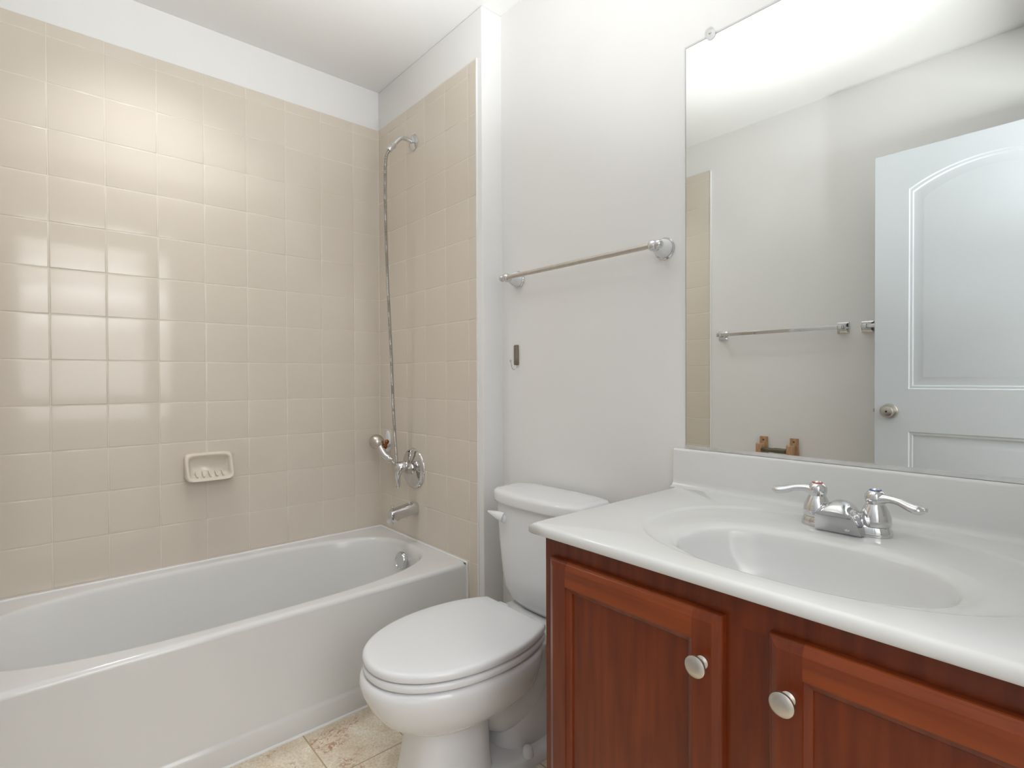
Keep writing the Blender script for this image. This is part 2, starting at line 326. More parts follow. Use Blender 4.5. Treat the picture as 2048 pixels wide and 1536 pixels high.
# ---------------------------------------------------------------- door leaf (open, parallel to the back wall)
def door_leaf():
    x0, x1, y1, y0, z0, z1 = 1.650, 2.430, -1.325, -1.360, 0.012, 2.045
    d = struct(thing('door_1', (x1, (y0+y1)/2, 0), 'open white two-panel door with an arched upper panel, seen in the mirror', 'door'))
    xa, xb = 1.771, 2.309; xm = (xa+xb)/2
    def arch(ins, n=24):
        a, b = xa+ins, xb-ins; zb = 1.044+ins; zs, zt = 1.881-ins, 1.957-ins
        h = zt-zs; half = (b-a)/2; R = (half*half+h*h)/(2*h); pts = [(a, zb), (b, zb)]
        for k in range(n+1):
            x = b-(b-a)*k/n; pts.append((x, zt-R+math.sqrt(max(R*R-(x-xm)**2, 0))))
        return pts
    def rect(ins): return [(xa+ins, 0.20+ins), (xb-ins, 0.20+ins), (xb-ins, 0.865-ins), (xa+ins, 0.865-ins)]
    prof = [(0, 0), (0.004, 0.004), (0.012, 0.0045), (0.016, 0.009), (0.022, 0.010), (0.048, 0.003), (0.052, 0.0025)]
    mb = MB()
    for side in (1, -1):
        yy = (lambda dep: y1-dep) if side == 1 else (lambda dep: y0+dep)
        for shp in (arch, rect):
            mb.loft([[(x, yy(dep), z) for x, z in shp(ins)] for ins, dep in prof], cap0=False, cap1=True)
        bm = bmesh.new(); es = []
        for loop in ([(x0, z0), (x1, z0), (x1, z1), (x0, z1)], arch(0), rect(0)):
            vs = [bm.verts.new((x, yy(0), z)) for x, z in loop]
            es += [bm.edges.new((vs[i], vs[(i+1) % len(vs)])) for i in range(len(vs))]
        bmesh.ops.triangle_fill(bm, edges=es, use_beauty=True, use_dissolve=False)
        bm.verts.index_update()
        mb.add([v.co[:] for v in bm.verts], [tuple(v.index for v in f.verts) for f in bm.faces]); bm.free()
    mb.loft([[(x0, y0, z0), (x1, y0, z0), (x1, y0, z1), (x0, y0, z1)], [(x0, y1, z0), (x1, y1, z0), (x1, y1, z1), (x0, y1, z1)]], False, False)
    mb.build('door_panel', 'door', d, angle=25)
    k = MB().lathe((1.706, y1, 0.949), (0, 1, 0), [(0, 0), (0.032, 0), (0.032, 0.004), (0.028, 0.009), (0.014, 0.011), (0.012, 0.024), (0.017, 0.028), (0.025, 0.036), (0.026, 0.044), (0.021, 0.052), (0.010, 0.055), (0, 0.055)])
    ko = k.build('door_knob', 'nickel', d)
    MB().lathe((1.706, y1+0.054, 0.949), (0, 1, 0), [(0, 0), (0.0045, 0), (0.004, 0.0018), (0, 0.0018)], 16).build('lock_button', 'dark', ko)
    MB().lathe((1.706, y0, 0.949), (0, -1, 0), [(0, 0), (0.032, 0), (0.028, 0.009), (0.012, 0.012), (0.012, 0.024), (0.025, 0.036), (0.024, 0.048), (0, 0.055)]).build('door_knob', 'nickel', d)
    lp = MB().box(1.6485, 1.651, -1.356, -1.330, 0.92, 0.978).box(1.641, 1.649, -1.349, -1.337, 0.942, 0.956)
    lp.build('latch', 'nickel', d, smooth=False)
    for z in (0.25, 1.02, 1.85):
        MB().lathe((x1+0.004, y1+0.004, z-0.045), (0, 0, 1), [(0, 0), (0.006, 0), (0.006, 0.09), (0, 0.09)], 16).build('hinge', 'nickel', d)
door_leaf()

# ---------------------------------------------------------------- added fixture for the tub fill lamp (just above the frame)
rl = thing('tub_fill_fixture', (0.40, -0.95, ZC), 'round white fixture added around the unseen fill lamp above the bathtub', 'ceiling light')
MB().lathe((0.40, -0.95, ZC-0.0005), (0, 0, -1), [(0, 0), (0.130, 0), (0.130, 0.004), (0.122, 0.0075), (0.108, 0.0075), (0.105, 0.003), (0, 0.003)], 48).build('trim_ring', 'door', rl)

# ---------------------------------------------------------------- bathtub
def bathtub():
    X0, X1, Y0, Y1, ZR = 0.003, 0.704, YT+0.002, -0.003, 0.386
    t = thing('bathtub', ((X0+X1)/2, (Y0+Y1)/2, 0), 'white enamel alcove bathtub under the beige tiled walls', 'bathtub')
    ccx, ccy = 0.350, -0.722
    ang = [2*PI*k/160 for k in range(160)]
    for x, y in ((X0, Y0), (X1, Y0), (X1, Y1), (X0, Y1)):
        a = math.atan2(y-ccy, x-ccx) % (2*PI); i = min(range(160), key=lambda k: abs(ang[k]-a)); ang[i] = a
    def rect(i0, i1, z):
        r = []
        for a in ang:
            c, s = math.cos(a), math.sin(a); ts = []
            if c > 1e-9: ts.append((X1-i1-ccx)/c)
            if c < -1e-9: ts.append((X0+i0-ccx)/c)
            if s > 1e-9: ts.append((Y1-i0-ccy)/s)
            if s < -1e-9: ts.append((Y0+i0-ccy)/s)
            q = min(ts); r.append((ccx+c*q, ccy+s*q, z))
        return r
    def se(a_, b_, n, z, cx=ccx, cy=ccy):
        r = []
        for a in ang:
            c, s = math.cos(a), math.sin(a); q = (abs(c/a_)**n+abs(s/b_)**n)**(-1/n); r.append((cx+c*q, cy+s*q, z))
        return r
    R = 0.016; rings = [rect(0, 0.02, 0.30), rect(0, 0, 0.3716)]
    for k in range(7):
        p = k/6*PI/2; rings.append(rect(0, R*(1-math.cos(p)), ZR-R+R*math.sin(p)))
    rings += [se(0.312, 0.685, 3.0, ZR+0.0), se(0.306, 0.679, 3.0, ZR-0.0005), se(0.301, 0.674, 3.0, ZR-0.003), se(0.297, 0.670, 3.0, ZR-0.008), se(0.294, 0.666, 3.0, ZR-0.016),
              se(0.288, 0.652, 3.0, 0.33, cy=ccy+0.008), se(0.278, 0.620, 3.0, 0.25, cy=ccy+0.024), se(0.266, 0.585, 3.0, 0.16, cy=ccy+0.042), se(0.252, 0.555, 2.9, 0.105, cy=ccy+0.055),
              se(0.228, 0.525, 2.8, 0.075, cy=ccy+0.06), se(0.18, 0.46, 2.6, 0.062, cy=ccy+0.06), se(0.08, 0.25, 2.2, 0.058, cy=ccy+0.06)]
    MB().loft(rings, cap0=False, cap1=True).build('tub_shell', 'enamel', t, angle=50)
    # apron with projecting foot strip
    prof = [(0.660, 0.002), (0.7065, 0.002), (0.7075, 0.006), (0.7075, 0.060), (0.7060, 0.067), (0.7010, 0.071), (0.7000, 0.076), (0.7038, 0.345), (0.704, 0.3715), (0.660, 0.3715)]
    MB().loft([[(x, y, z) for x, z in prof] for y in (Y0, Y1)]).build('apron', 'enamel', t, angle=50, bevel=0)
    ca = MB()
    ca.tube([(X0+0.0022, Y0, ZR+0.001), (X0+0.0022, Y1, ZR+0.001)], 0.0046, 10)
    ca.tube([(X0, Y1+0.0005, ZR+0.001), (X1+0.003, Y1+0.0005, ZR+0.001)], 0.0048, 10)
    ca.tube([(X1+0.001, Y1+0.0005, 0.002), (X1+0.001, Y1+0.0005, ZR+0.003)], 0.0050, 10)
    ca.tube([(0.7078, Y0, 0.0015), (0.7078, Y1, 0.0015)], 0.0050, 10)
    ca.build('caulk_bead', 'caulk', t)
    ov = MB().lathe((0.352, -0.080, 0.324), (0.0, -1, 0.12), [(0, -0.035), (0.012, -0.035), (0.014, 0.0), (0.034, 0.002), (0.037, 0.004), (0.037, 0.014), (0.034, 0.018), (0.031, 0.0185), (0.030, 0.017), (0, 0.017)], 48)
    tag(ov.build('overflow_plate', 'chrome', t), 'round chrome overflow plate', '') ; 
    del bpy.data.objects['overflow_plate']['category']
    MB().lathe((0.35, -0.24, 0.058), (0, 0, 1), [(0, 0), (0.036, 0), (0.035, 0.006), (0.022, 0.008), (0.02, 0.012), (0, 0.012)], 32).build('drain', 'chrome', t)
bathtub()

# ---------------------------------------------------------------- soap dish
def soap_dish():
    yc, zb, zt = -0.740, 0.705, 0.812; hw = 0.084
    t = thing('soap_dish', (0, yc, zb), 'beige ceramic soap dish on the long tiled wall above the bathtub', 'soap dish')
    def rr(z0, z1, h, x, n=7, y=yc):  # rounded rectangle in the wall plane
        r = []
        for k in range(48):
            a = 2*PI*k/48; c, s = math.cos(a), math.sin(a)
            r.append((x, y+h*math.copysign(abs(c)**(2/n), c), (z0+z1)/2+(z1-z0)/2*math.copysign(abs(s)**(2/n), s)))
        return r
    def shear(r, k0, k1):  # lean the front outward toward the bottom
        return [(x+k0*(1-(z-zb)/(zt-zb)), y, z) for x, y, z in r]
    rings = [rr(zb, zt, hw, 0.0005), shear(rr(zb-0.001, zt, hw, 0.006), 0.030, 0), shear(rr(zb, zt-0.001, hw-0.001, 0.012), 0.044, 0), shear(rr(zb+0.003, zt-0.004, hw-0.004, 0.016), 0.046, 0),
             shear(rr(zb+0.008, zt-0.009, hw-0.009, 0.0165), 0.046, 0), shear(rr(zb+0.012, zt-0.013, hw-0.013, 0.014), 0.042, 0), shear(rr(zb+0.016, zt-0.020, hw-0.017, 0.008), 0.030, 0),
             shear(rr(zb+0.022, zt-0.026, hw-0.022, 0.005), 0.012, 0)]
    MB().loft(rings).build('dish', 'tile', t, angle=70)
    for k in range(5):
        y = yc-0.045+k*0.0225
        MB().tube([(0.012, y, zb+0.034), (0.046, y, zb+0.0165)], 0.003, 8).build('ridge', 'tile', t)
soap_dish()

# ---------------------------------------------------------------- shower fittings
def shower():
    t = thing('shower_pipe', (0.328, 0, 2.115), 'chrome shower arm and round flange high on the tiled wall', 'shower arm')
    MB().lathe((0.328, 0.0, 2.122), (0, -1, 0), [(0, 0.0), (0.034, 0.0), (0.035, 0.003), (0.032, 0.006), (0.020, 0.009), (0.012, 0.012), (0, 0.012)], 40).build('flange', 'chrome', t)
    MB().tube(smoothpath([(0.328, -0.008, 2.122), (0.328, -0.035, 2.127), (0.327, -0.062, 2.124), (0.326, -0.080, 2.108), (0.325, -0.094, 2.090), (0.325, -0.100, 2.082)], 6), 0.0092, 20).build('arm_pipe', 'chrome', t)
    d = Vector((0, -0.62, -0.78)).normalized(); o = Vector((0.325, -0.096, 2.087))
    MB().lathe(o, d, [(0, 0), (0.0125, 0), (0.0135, 0.002), (0.0135, 0.012), (0.0115, 0.014), (0.0115, 0.020), (0.0125, 0.022), (0.0125, 0.038), (0.0105, 0.041), (0, 0.041)], 24).build('coupling', 'chrome', t)
    # hand shower with its ribbed hose
    h = thing('hand_shower', (0.13, -0.09, 0.81), 'chrome hand shower with ribbed metal hose hanging in the corner above the bathtub', 'hand shower')
    ctrl = [(0.325, -0.119, 2.058), (0.325, -0.132, 2.030), (0.326, -0.138, 1.97), (0.327, -0.139, 1.80), (0.326, -0.131, 1.53), (0.3144, -0.110, 1.218), (0.301, -0.095, 1.005), (0.289, -0.082, 0.874), (0.2757, -0.068, 0.774), (0.268, -0.061, 0.736), (0.255, -0.057, 0.720), (0.236, -0.055, 0.718), (0.219, -0.054, 0.725), (0.209, -0.055, 0.733)]
    base = smoothpath(ctrl, 4); dense = []
    for i in range(len(base)-1):
        seg = (base[i+1]-base[i]).length; k = max(2, int(seg/0.00125))
        for q in range(k): dense.append(base[i].lerp(base[i+1], q/k))
    dense.append(base[-1])
    dist = 0; rad = []; pv = dense[0]
    for p in dense:
        dist += (p-pv).length; pv = p; rad.append(0.0062+0.0011*math.cos(2*PI*dist/0.005))
    MB().tube(dense, rad, 12).build('hose', 'hose', h)
    a = Vector((0.135, -0.089, 0.812)); b = Vector((0.204, -0.056, 0.738)); dr = (b-a).normalized()
    MB().lathe(a-dr*0.030, dr, [(0, 0.0), (0.014, 0.002), (0.024, 0.009), (0.031, 0.020), (0.0335, 0.032), (0.031, 0.045), (0.024, 0.056), (0.017, 0.063), (0, 0.063)], 36).build('spray_head', 'nickel', h)
    MB().tube(smoothpath([a+dr*0.025, a+dr*0.045+Vector((0, -0.004, -0.006)), a+dr*0.075+Vector((0, -0.005, -0.010)), a+dr*0.095+Vector((0, -0.002, -0.004)), b], 5), interp([0.016, 0.0175, 0.0175, 0.0155, 0.0115], 5), 20).build('handle', 'chrome', h)
    MB().lathe(b-dr*0.016, dr, [(0, 0), (0.0105, 0), (0.0115, 0.003), (0.0105, 0.022), (0.0075, 0.026), (0, 0.026)], 20).build('hose_nut', 'chrome', h)
    # wall holder
    k = thing('shower_holder', (0.085, 0, 0.80), 'white oval holder with amber knob clasping the hand shower on the tiles', 'shower holder')
    rings = [[(0.082+(0.022-i)*math.cos(a_), -yy, 0.800+(0.052-i)*math.sin(a_)) for a_ in [2*PI*q/40 for q in range(40)]] for i, yy in ((0, 0.0), (0, 0.006), (0.002, 0.0085), (0.006, 0.0095))]
    MB().loft(rings).build('backplate', 'seat', k)
    MB().tube([(0.10, -0.008, 0.785), (0.135, -0.040, 0.785), (0.158, -0.066, 0.787)], [0.009, 0.009, 0.011], 16).build('bracket', 'chrome', k)
    MB().lathe((0.160, -0.062, 0.783), (0.45, 0.15, 0.9), [(0, 0.0), (0.010, 0), (0.010, 0.012), (0.007, 0.016), (0.007, 0.022), (0.0095, 0.026), (0.0095, 0.036), (0.006, 0.040), (0, 0.040)], 20).build('knob', 'copper', k)
    # valve
    v = thing('shower_valve', (0.314, 0, 0.703), 'round chrome shower valve plate with curved lever below the hand shower', 'shower valve')
    MB().lathe((0.314, 0, 0.703), (0, -1, 0), [(0, 0.0), (0.087, 0.0), (0.0885, 0.003), (0.086, 0.008), (0.078, 0.012), (0.066, 0.0125), (0.062, 0.0135), (0.040, 0.016), (0.026, 0.019), (0.024, 0.024), (0, 0.024)], 64).build('escutcheon', 'chrome', v)
    MB().lathe((0.314, -0.018, 0.705), (0, -1, 0), [(0, 0), (0.022, 0), (0.022, 0.020), (0.0205, 0.022), (0.0205, 0.026), (0, 0.026)], 32).build('collar', 'nickel', v)
    pts = smoothpath([(0.314, -0.036, 0.712), (0.314, -0.052, 0.716), (0.314, -0.070, 0.710), (0.313, -0.080, 0.690), (0.312, -0.080, 0.668), (0.311, -0.078, 0.648), (0.310, -0.080, 0.628)], 6)
    MB().tube(pts, interp([0.019, 0.0245, 0.024, 0.0165, 0.0115, 0.0095, 0.0085], 6), 24).build('lever', 'chrome', v)
    # tub spout
    s = thing('tub_spout', (0.327, 0, 0.530), 'chrome bathtub spout with pull-up diverter just above the rim', 'tub spout')
    rings = []
    for y, zt, zb_, hw, n in ((0.0, 0.558, 0.502, 0.026, 2.6), (-0.006, 0.559, 0.501, 0.0275, 2.8), (-0.030, 0.557, 0.503, 0.0265, 3.2), (-0.060, 0.551, 0.503, 0.0255, 3.6), (-0.085, 0.546, 0.500, 0.025, 4), (-0.095, 0.544, 0.492, 0.025, 4), (-0.103, 0.542, 0.484, 0.0245, 4.2), (-0.124, 0.538, 0.482, 0.024, 4.2), (-0.131, 0.534, 0.484, 0.0225, 4), (-0.134, 0.527, 0.490, 0.018, 3.4)):
        r = []
        for q in range(40):
            a_ = 2*PI*q/40; c, s_ = math.cos(a_), math.sin(a_)
            r.append((0.327+hw*math.copysign(abs(c)**(2/n), c), y, (zt+zb_)/2+(zt-zb_)/2*math.copysign(abs(s_)**(2/n), s_)))
        rings.append(r)
    MB().loft(rings).build('spout_body', 'chrome', s, angle=60)
    MB().lathe((0.327, -0.116, 0.538), (0, 0, 1), [(0, 0), (0.004, 0), (0.0035, 0.009), (0.006, 0.011), (0.0095, 0.014), (0.010, 0.016), (0.008, 0.018), (0, 0.018)], 20).build('diverter_knob', 'chrome', s)
    MB().lathe((0.327, -0.034, 0.5565), (0, -0.1, 1), [(0, 0), (0.007, 0), (0.0065, 0.002), (0.004, 0.0025), (0.0035, 0.001), (0, 0.001)], 20).build('set_screw', 'chrome', s)
shower()

# ---------------------------------------------------------------- towel bar on the front wall
def towel_bar():
    z, yb = 1.4585, 0.036; xl, xr = 0.897, 1.515
    t = thing('towel_bar', ((xl+xr)/2, YF, z), 'chrome towel bar with white porcelain posts on the wall above the toilet', 'towel bar')
    for x, s in ((xl, -1), (xr, 1)):
        p = MB().lathe((x, YF, z), (0, -1, 0), [(0, 0.003), (0.0265, 0.003), (0.0262, 0.012), (0.024, 0.022), (0.019, 0.033), (0.0145, 0.041), (0.0135, 0.044), (0, 0.044)], 40).build('post', 'porcelain', t)
        MB().lathe((x, YF, z), (0, -1, 0), [(0, 0.0002), (0.031, 0.0002), (0.0315, 0.003), (0.029, 0.006), (0.0265, 0.006), (0, 0.004)], 40).build('base_ring', 'chrome', p)
        MB().lathe((x, YF-0.043, z), (0, -1, 0), [(0, 0), (0.0135, 0), (0.014, 0.004), (0.0155, 0.009), (0.0155, 0.016), (0.0135, 0.024), (0.009, 0.028), (0, 0.030)], 32).build('cap', 'chrome', p)
        MB().lathe((x+s*0.004, yb, z), (s, 0, 0), [(0, 0), (0.0085, 0), (0.0075, 0.004), (0.0095, 0.007), (0.0125, 0.012), (0.0130, 0.016), (0.0115, 0.022), (0.006, 0.027), (0, 0.0285)], 28).build('finial', 'chrome', p)
    MB().tube([(xl, yb, z), (xr, yb, z)], 0.0078, 24).build('bar', 'nickel', t)
towel_bar()

# ---------------------------------------------------------------- adhesive hook
def hook():
    x, z0, z1 = 0.888, 1.144, 1.219
    t = thing('wall_hook', (x, YF, z0), 'small taupe adhesive wall hook beside the shower corner', 'wall hook')
    r = lambda ins, y: [(x+(0.0095-ins)*sx+cxx, y, zz) for sx, zz, cxx in ((-1, z0+ins+0.003, 0), (-1, z1-ins-0.003, 0), (-0.7, z1-ins, 0), (0.7, z1-ins, 0), (1, z1-ins-0.003, 0), (1, z0+ins+0.003, 0), (0.7, z0+ins, 0), (-0.7, z0+ins, 0))]
    MB().loft([r(0, YF-0.0004), r(0, YF-0.008), r(0.0015, YF-0.010), r(0.003, YF-0.0105)]).build('hook_plate', 'taupe', t, angle=60)
    MB().tube(smoothpath([(x, YF-0.006, z0+0.002), (x, YF-0.008, z0-0.007), (x, YF-0.014, z0-0.015), (x, YF-0.022, z0-0.015), (x, YF-0.028, z0-0.004), (x, YF-0.031, z0+0.010), (x, YF-0.033, z0+0.014)], 6), 0.0016, 10).build('wire', 'chrome', t)
    MB().lathe((x, YF-0.0365, z0+0.016), (0, 1, 0), [(0, 0), (0.0028, 0.001), (0.0036, 0.0036), (0.0028, 0.006), (0, 0.007)], 16).build('wire_tip', 'chrome', t)
hook()

# ---------------------------------------------------------------- mirror
def mirror():
    x0, x1, z0, z1 = 1.5835, XR-0.006, 0.9065, 1.983
    t = thing('wall_mirror', ((x0+x1)/2, YF, z0), 'large frameless mirror standing on the backsplash behind the sink', 'mirror')
    MB().box(x0, x1, YF-0.0053, YF-0.0045, z0, z1).build('mirror_glass', 'mirror', t, smooth=False)
    MB().box(x0-0.0016, x1+0.0016, YF-0.0046, YF-0.0008, z0-0.0004, z1+0.0018).build('backing', 'mirror_edge', t, smooth=False)
    pr = [(YF-0.0006, 0.9035), (YF-0.010, 0.9035), (YF-0.0105, 0.9120), (YF-0.0062, 0.9120), (YF-0.0062, 0.9055), (YF-0.0006, 0.9055)]
    MB().loft([[(x, y, z) for y, z in pr] for x in (x0-0.001, x1)]).build('channel', 'alu', t, smooth=False)
    for x in (1.656, 2.20):
        c = MB().lathe((x, YF-0.0055, 1.987), (0, -1, 0), [(0, 0), (0.0125, 0), (0.0125, 0.003), (0.010, 0.0045), (0, 0.005)], 24).build('clip', 'clear', t)
        MB().lathe((x, YF-0.0005, 1.990), (0, -1, 0), [(0, 0), (0.0035, 0.0), (0.0035, 0.011), (0.002, 0.012), (0, 0.012)], 16).build('screw', 'nickel', c)
mirror()

# ---------------------------------------------------------------- vanity top with basin
ZV = 0.800
def vanity_top():
    x0, x1, y0, y1 = 1.566, XR-0.003, -0.479, YF-0.0005
    t = thing('sink_counter', ((x0+x1)/2, -0.2, ZV-0.024), 'white cultured marble vanity top with oval basin', 'vanity top')
    cx, cy = 2.010, -0.268
    ang = [2*PI*k/192 for k in range(192)]
    for x, y in ((x0, y0), (x1, y0), (x1, y1), (x0, y1)):
        a = math.atan2(y-cy, x-cx) % (2*PI); i = min(range(192), key=lambda k: abs(ang[k]-a)); ang[i] = a
    def rect(i, z):
        r = []
        for a in ang:
            c, s = math.cos(a), math.sin(a); ts = []
            if c > 1e-9: ts.append((x1-cx)/c)
            if c < -1e-9: ts.append((x0+i-cx)/c)
            if s > 1e-9: ts.append((y1-cy)/s)
            if s < -1e-9: ts.append((y0+i-cy)/s)
            q = min(ts); r.append((cx+c*q, cy+s*q, z))
        return r
    def se(a_, b_, n, z, ox=0, oy=0):
        r = []
        for a in ang:  # ray from (cx,cy) to a superellipse centred at (cx+ox, cy+oy)
            c, s = math.cos(a), math.sin(a); lo, hi = 0, 1.0
            for _ in range(40):
                m = (lo+hi)/2
                if abs((c*m-ox)/a_)**n+abs((s*m-oy)/b_)**n < 1: lo = m
                else: hi = m
            r.append((cx+c*lo, cy+s*lo, z))
        return r
    rings = [rect(0.003, ZV-0.0215), rect(0.0, ZV-0.0185), rect(0, ZV-0.009), rect(0.0012, ZV-0.0045), rect(0.004, ZV-0.0012), rect(0.009, ZV)]
    oy = 0.066
    rings += [se(0.312, 0.229, 2.35, ZV, 0, oy), se(0.308, 0.225, 2.35, ZV-0.0008, 0, oy), se(0.303, 0.220, 2.35, ZV-0.0032, 0, oy), se(0.298, 0.216, 2.3, ZV-0.0040, 0, oy),
              se(0.262, 0.179, 2.25, ZV-0.0050, 0, 0.030), se(0.240, 0.157, 2.2, ZV-0.0058, 0, 0.009), se(0.236, 0.154, 2.2, ZV-0.0066, 0, 0.007), se(0.222, 0.1475, 2.2, ZV-0.0105, 0, 0.002), se(0.215, 0.1425, 2.2, ZV-0.0135),
              se(0.209, 0.1390, 2.2, ZV-0.0190), se(0.204, 0.136, 2.2, ZV-0.032), se(0.192, 0.128, 2.2, ZV-0.066), se(0.170, 0.114, 2.1, ZV-0.098), se(0.135, 0.090, 2.05, ZV-0.122), se(0.09, 0.060, 2.0, ZV-0.134), se(0.04, 0.03, 2.0, ZV-0.139), se(0.022, 0.022, 2.0, ZV-0.140)]
    MB().loft(rings, cap0=False).build('counter', 'marble', t, angle=88)
    # backsplash with a cove at its foot
    pr = [(YF-0.0005, ZV-0.002), (YF-0.040, ZV-0.0005), (YF-0.032, ZV+0.0008), (YF-0.026, ZV+0.004), (YF-0.0225, ZV+0.010), (YF-0.021, ZV+0.018), (YF-0.020, ZV+0.096), (YF-0.0185, ZV+0.1005), (YF-0.015, ZV+0.1025), (YF-0.0005, ZV+0.1028)]
    MB().loft([[(x, y, z) for y, z in pr] for x in (1.5535, XR-0.003)]).build('backsplash', 'marble', t, angle=50)
    MB().lathe((cx, cy, ZV-0.1405), (0, 0, 1), [(0, 0), (0.024, 0), (0.023, 0.003), (0.016, 0.004), (0.015, 0.008), (0, 0.009)], 28).build('drain', 'chrome', t)
vanity_top()

# ---------------------------------------------------------------- faucet
def faucet():
    cx, cy, z = 2.008, -0.036, ZV-0.0045
    t = thing('faucet', (cx, cy, z), 'two-handle chrome faucet at the back of the oval basin', 'faucet')
    def pill(hx, hy, zz):
        r = []
        for k in range(64):
            a = 2*PI*k/64; c, s = math.cos(a), math.sin(a); n = 2.6
            r.append((cx+hx*math.copysign(abs(c)**(2/3.4), c), cy+hy*math.copysign(abs(s)**(2/n), s), zz))
        return r
    MB().loft([pill(0.079, 0.029, z), pill(0.0785, 0.0287, z+0.008), pill(0.076, 0.0268, z+0.016), pill(0.073, 0.0245, z+0.0195), pill(0.068, 0.020, z+0.0205)]).build('base', 'chrome', t, angle=60)
    # spout: hood that grows out of the base and leans forward
    rings = []
    for y, hw, zt, zb_, n in ((0.020, 0.020, 0.030, 0.018, 2.2), (0.012, 0.033, 0.045, 0.016, 2.4), (0.0, 0.040, 0.056, 0.012, 2.6), (-0.016, 0.0425, 0.0605, 0.006, 2.8), (-0.034, 0.042, 0.0605, 0.001, 3.0), (-0.044, 0.040, 0.0585, 0.001, 3.2)):
        rings.append(((cy+y), hw, z+zt, z+zb_, n))
    def arch(y, hw, zt, zb_, n, top_w=0.62):
        r = []
        for k in range(33):
            a = PI*k/32; c, s = math.cos(a), math.sin(a)
            wv = hw*(top_w+(1-top_w)*(1-s)**1.6)
            r.append((cx+wv*math.copysign(abs(c)**(2/n), c), y, zb_+(zt-zb_)*abs(s)**(2/n)))
        return r
    A = [arch(*q) for q in rings]
    # tongue: lip further forward, its lower edge lifted
    A.append(arch(cy-0.056, 0.0365, z+0.0555, z+0.022, 3.2, 0.66)); A.append(arch(cy-0.066, 0.033, z+0.0515, z+0.0345, 3.2, 0.74)); A.append(arch(cy-0.073, 0.029, z+0.046, z+0.038, 3.0, 0.85))
    mb = MB(); mb.loft(A, cap0=True, cap1=True, closed=False)
    n = 33; k0 = 5*n  # underside between the base front and the lip
    for i in range(len(A)-1):
        pass
    base = [(A[i][0], A[i][-1]) for i in range(len(A))]
    for i in range(len(A)-1):
        mb.add([base[i][0], base[i][1], base[i+1][1], base[i+1][0]], [(0, 1, 2, 3)])
    sp = mb.build('spout', 'chrome', t, angle=42)
    MB().lathe((cx+0.018, cy-0.0485, z+0.012), (0, -1, 0.35), [(0, 0), (0.0055, 0), (0.005, 0.0015), (0.003, 0.002), (0.0025, 0.001), (0, 0.001)], 20).build('weep_hole', 'chrome', sp)
    for s, ring in ((-1, 'red'), (1, 'blue')):
        hx = cx+s*0.0508
        h = MB().lathe((hx, cy, z+0.019), (0, 0, 1), [(0, 0), (0.0255, 0), (0.0265, 0.004), (0.0258, 0.014), (0.0225, 0.026), (0.0175, 0.036), (0.0155, 0.040), (0.0165, 0.044), (0.0180, 0.050), (0.0172, 0.057), (0.0135, 0.063), (0.008, 0.066), (0, 0.0665)], 40).build('handle', 'chrome', t)
        pts = smoothpath([(hx+s*0.006, cy-0.003, z+0.069), (hx+s*0.022, cy-0.006, z+0.0715), (hx+s*0.040, cy-0.010, z+0.070), (hx+s*0.058, cy-0.014, z+0.064), (hx+s*0.072, cy-0.017, z+0.0615), (hx+s*0.082, cy-0.019, z+0.064)], 6)
        fl = [(lerp(0.80, 0.62, min(1, i/22)), 1.0) for i in range(len(pts))]
        MB().tube(pts, interp([0.014, 0.0098, 0.0095, 0.0125, 0.0130, 0.0060], 6), 20, flat=fl).build('lever', 'chrome', h)
        MB().lathe((hx, cy, z+0.0835), (0, 0, 1), [(0, 0), (0.0100, 0), (0.0100, 0.0022), (0, 0.0022)], 24).build('colour_ring', ring, h)
        MB().lathe((hx, cy, z+0.085), (0, 0, 1), [(0, 0), (0.0075, 0), (0.0065, 0.002), (0.0035, 0.0035), (0, 0.004)], 24).build('cap', 'chrome', h)
faucet()

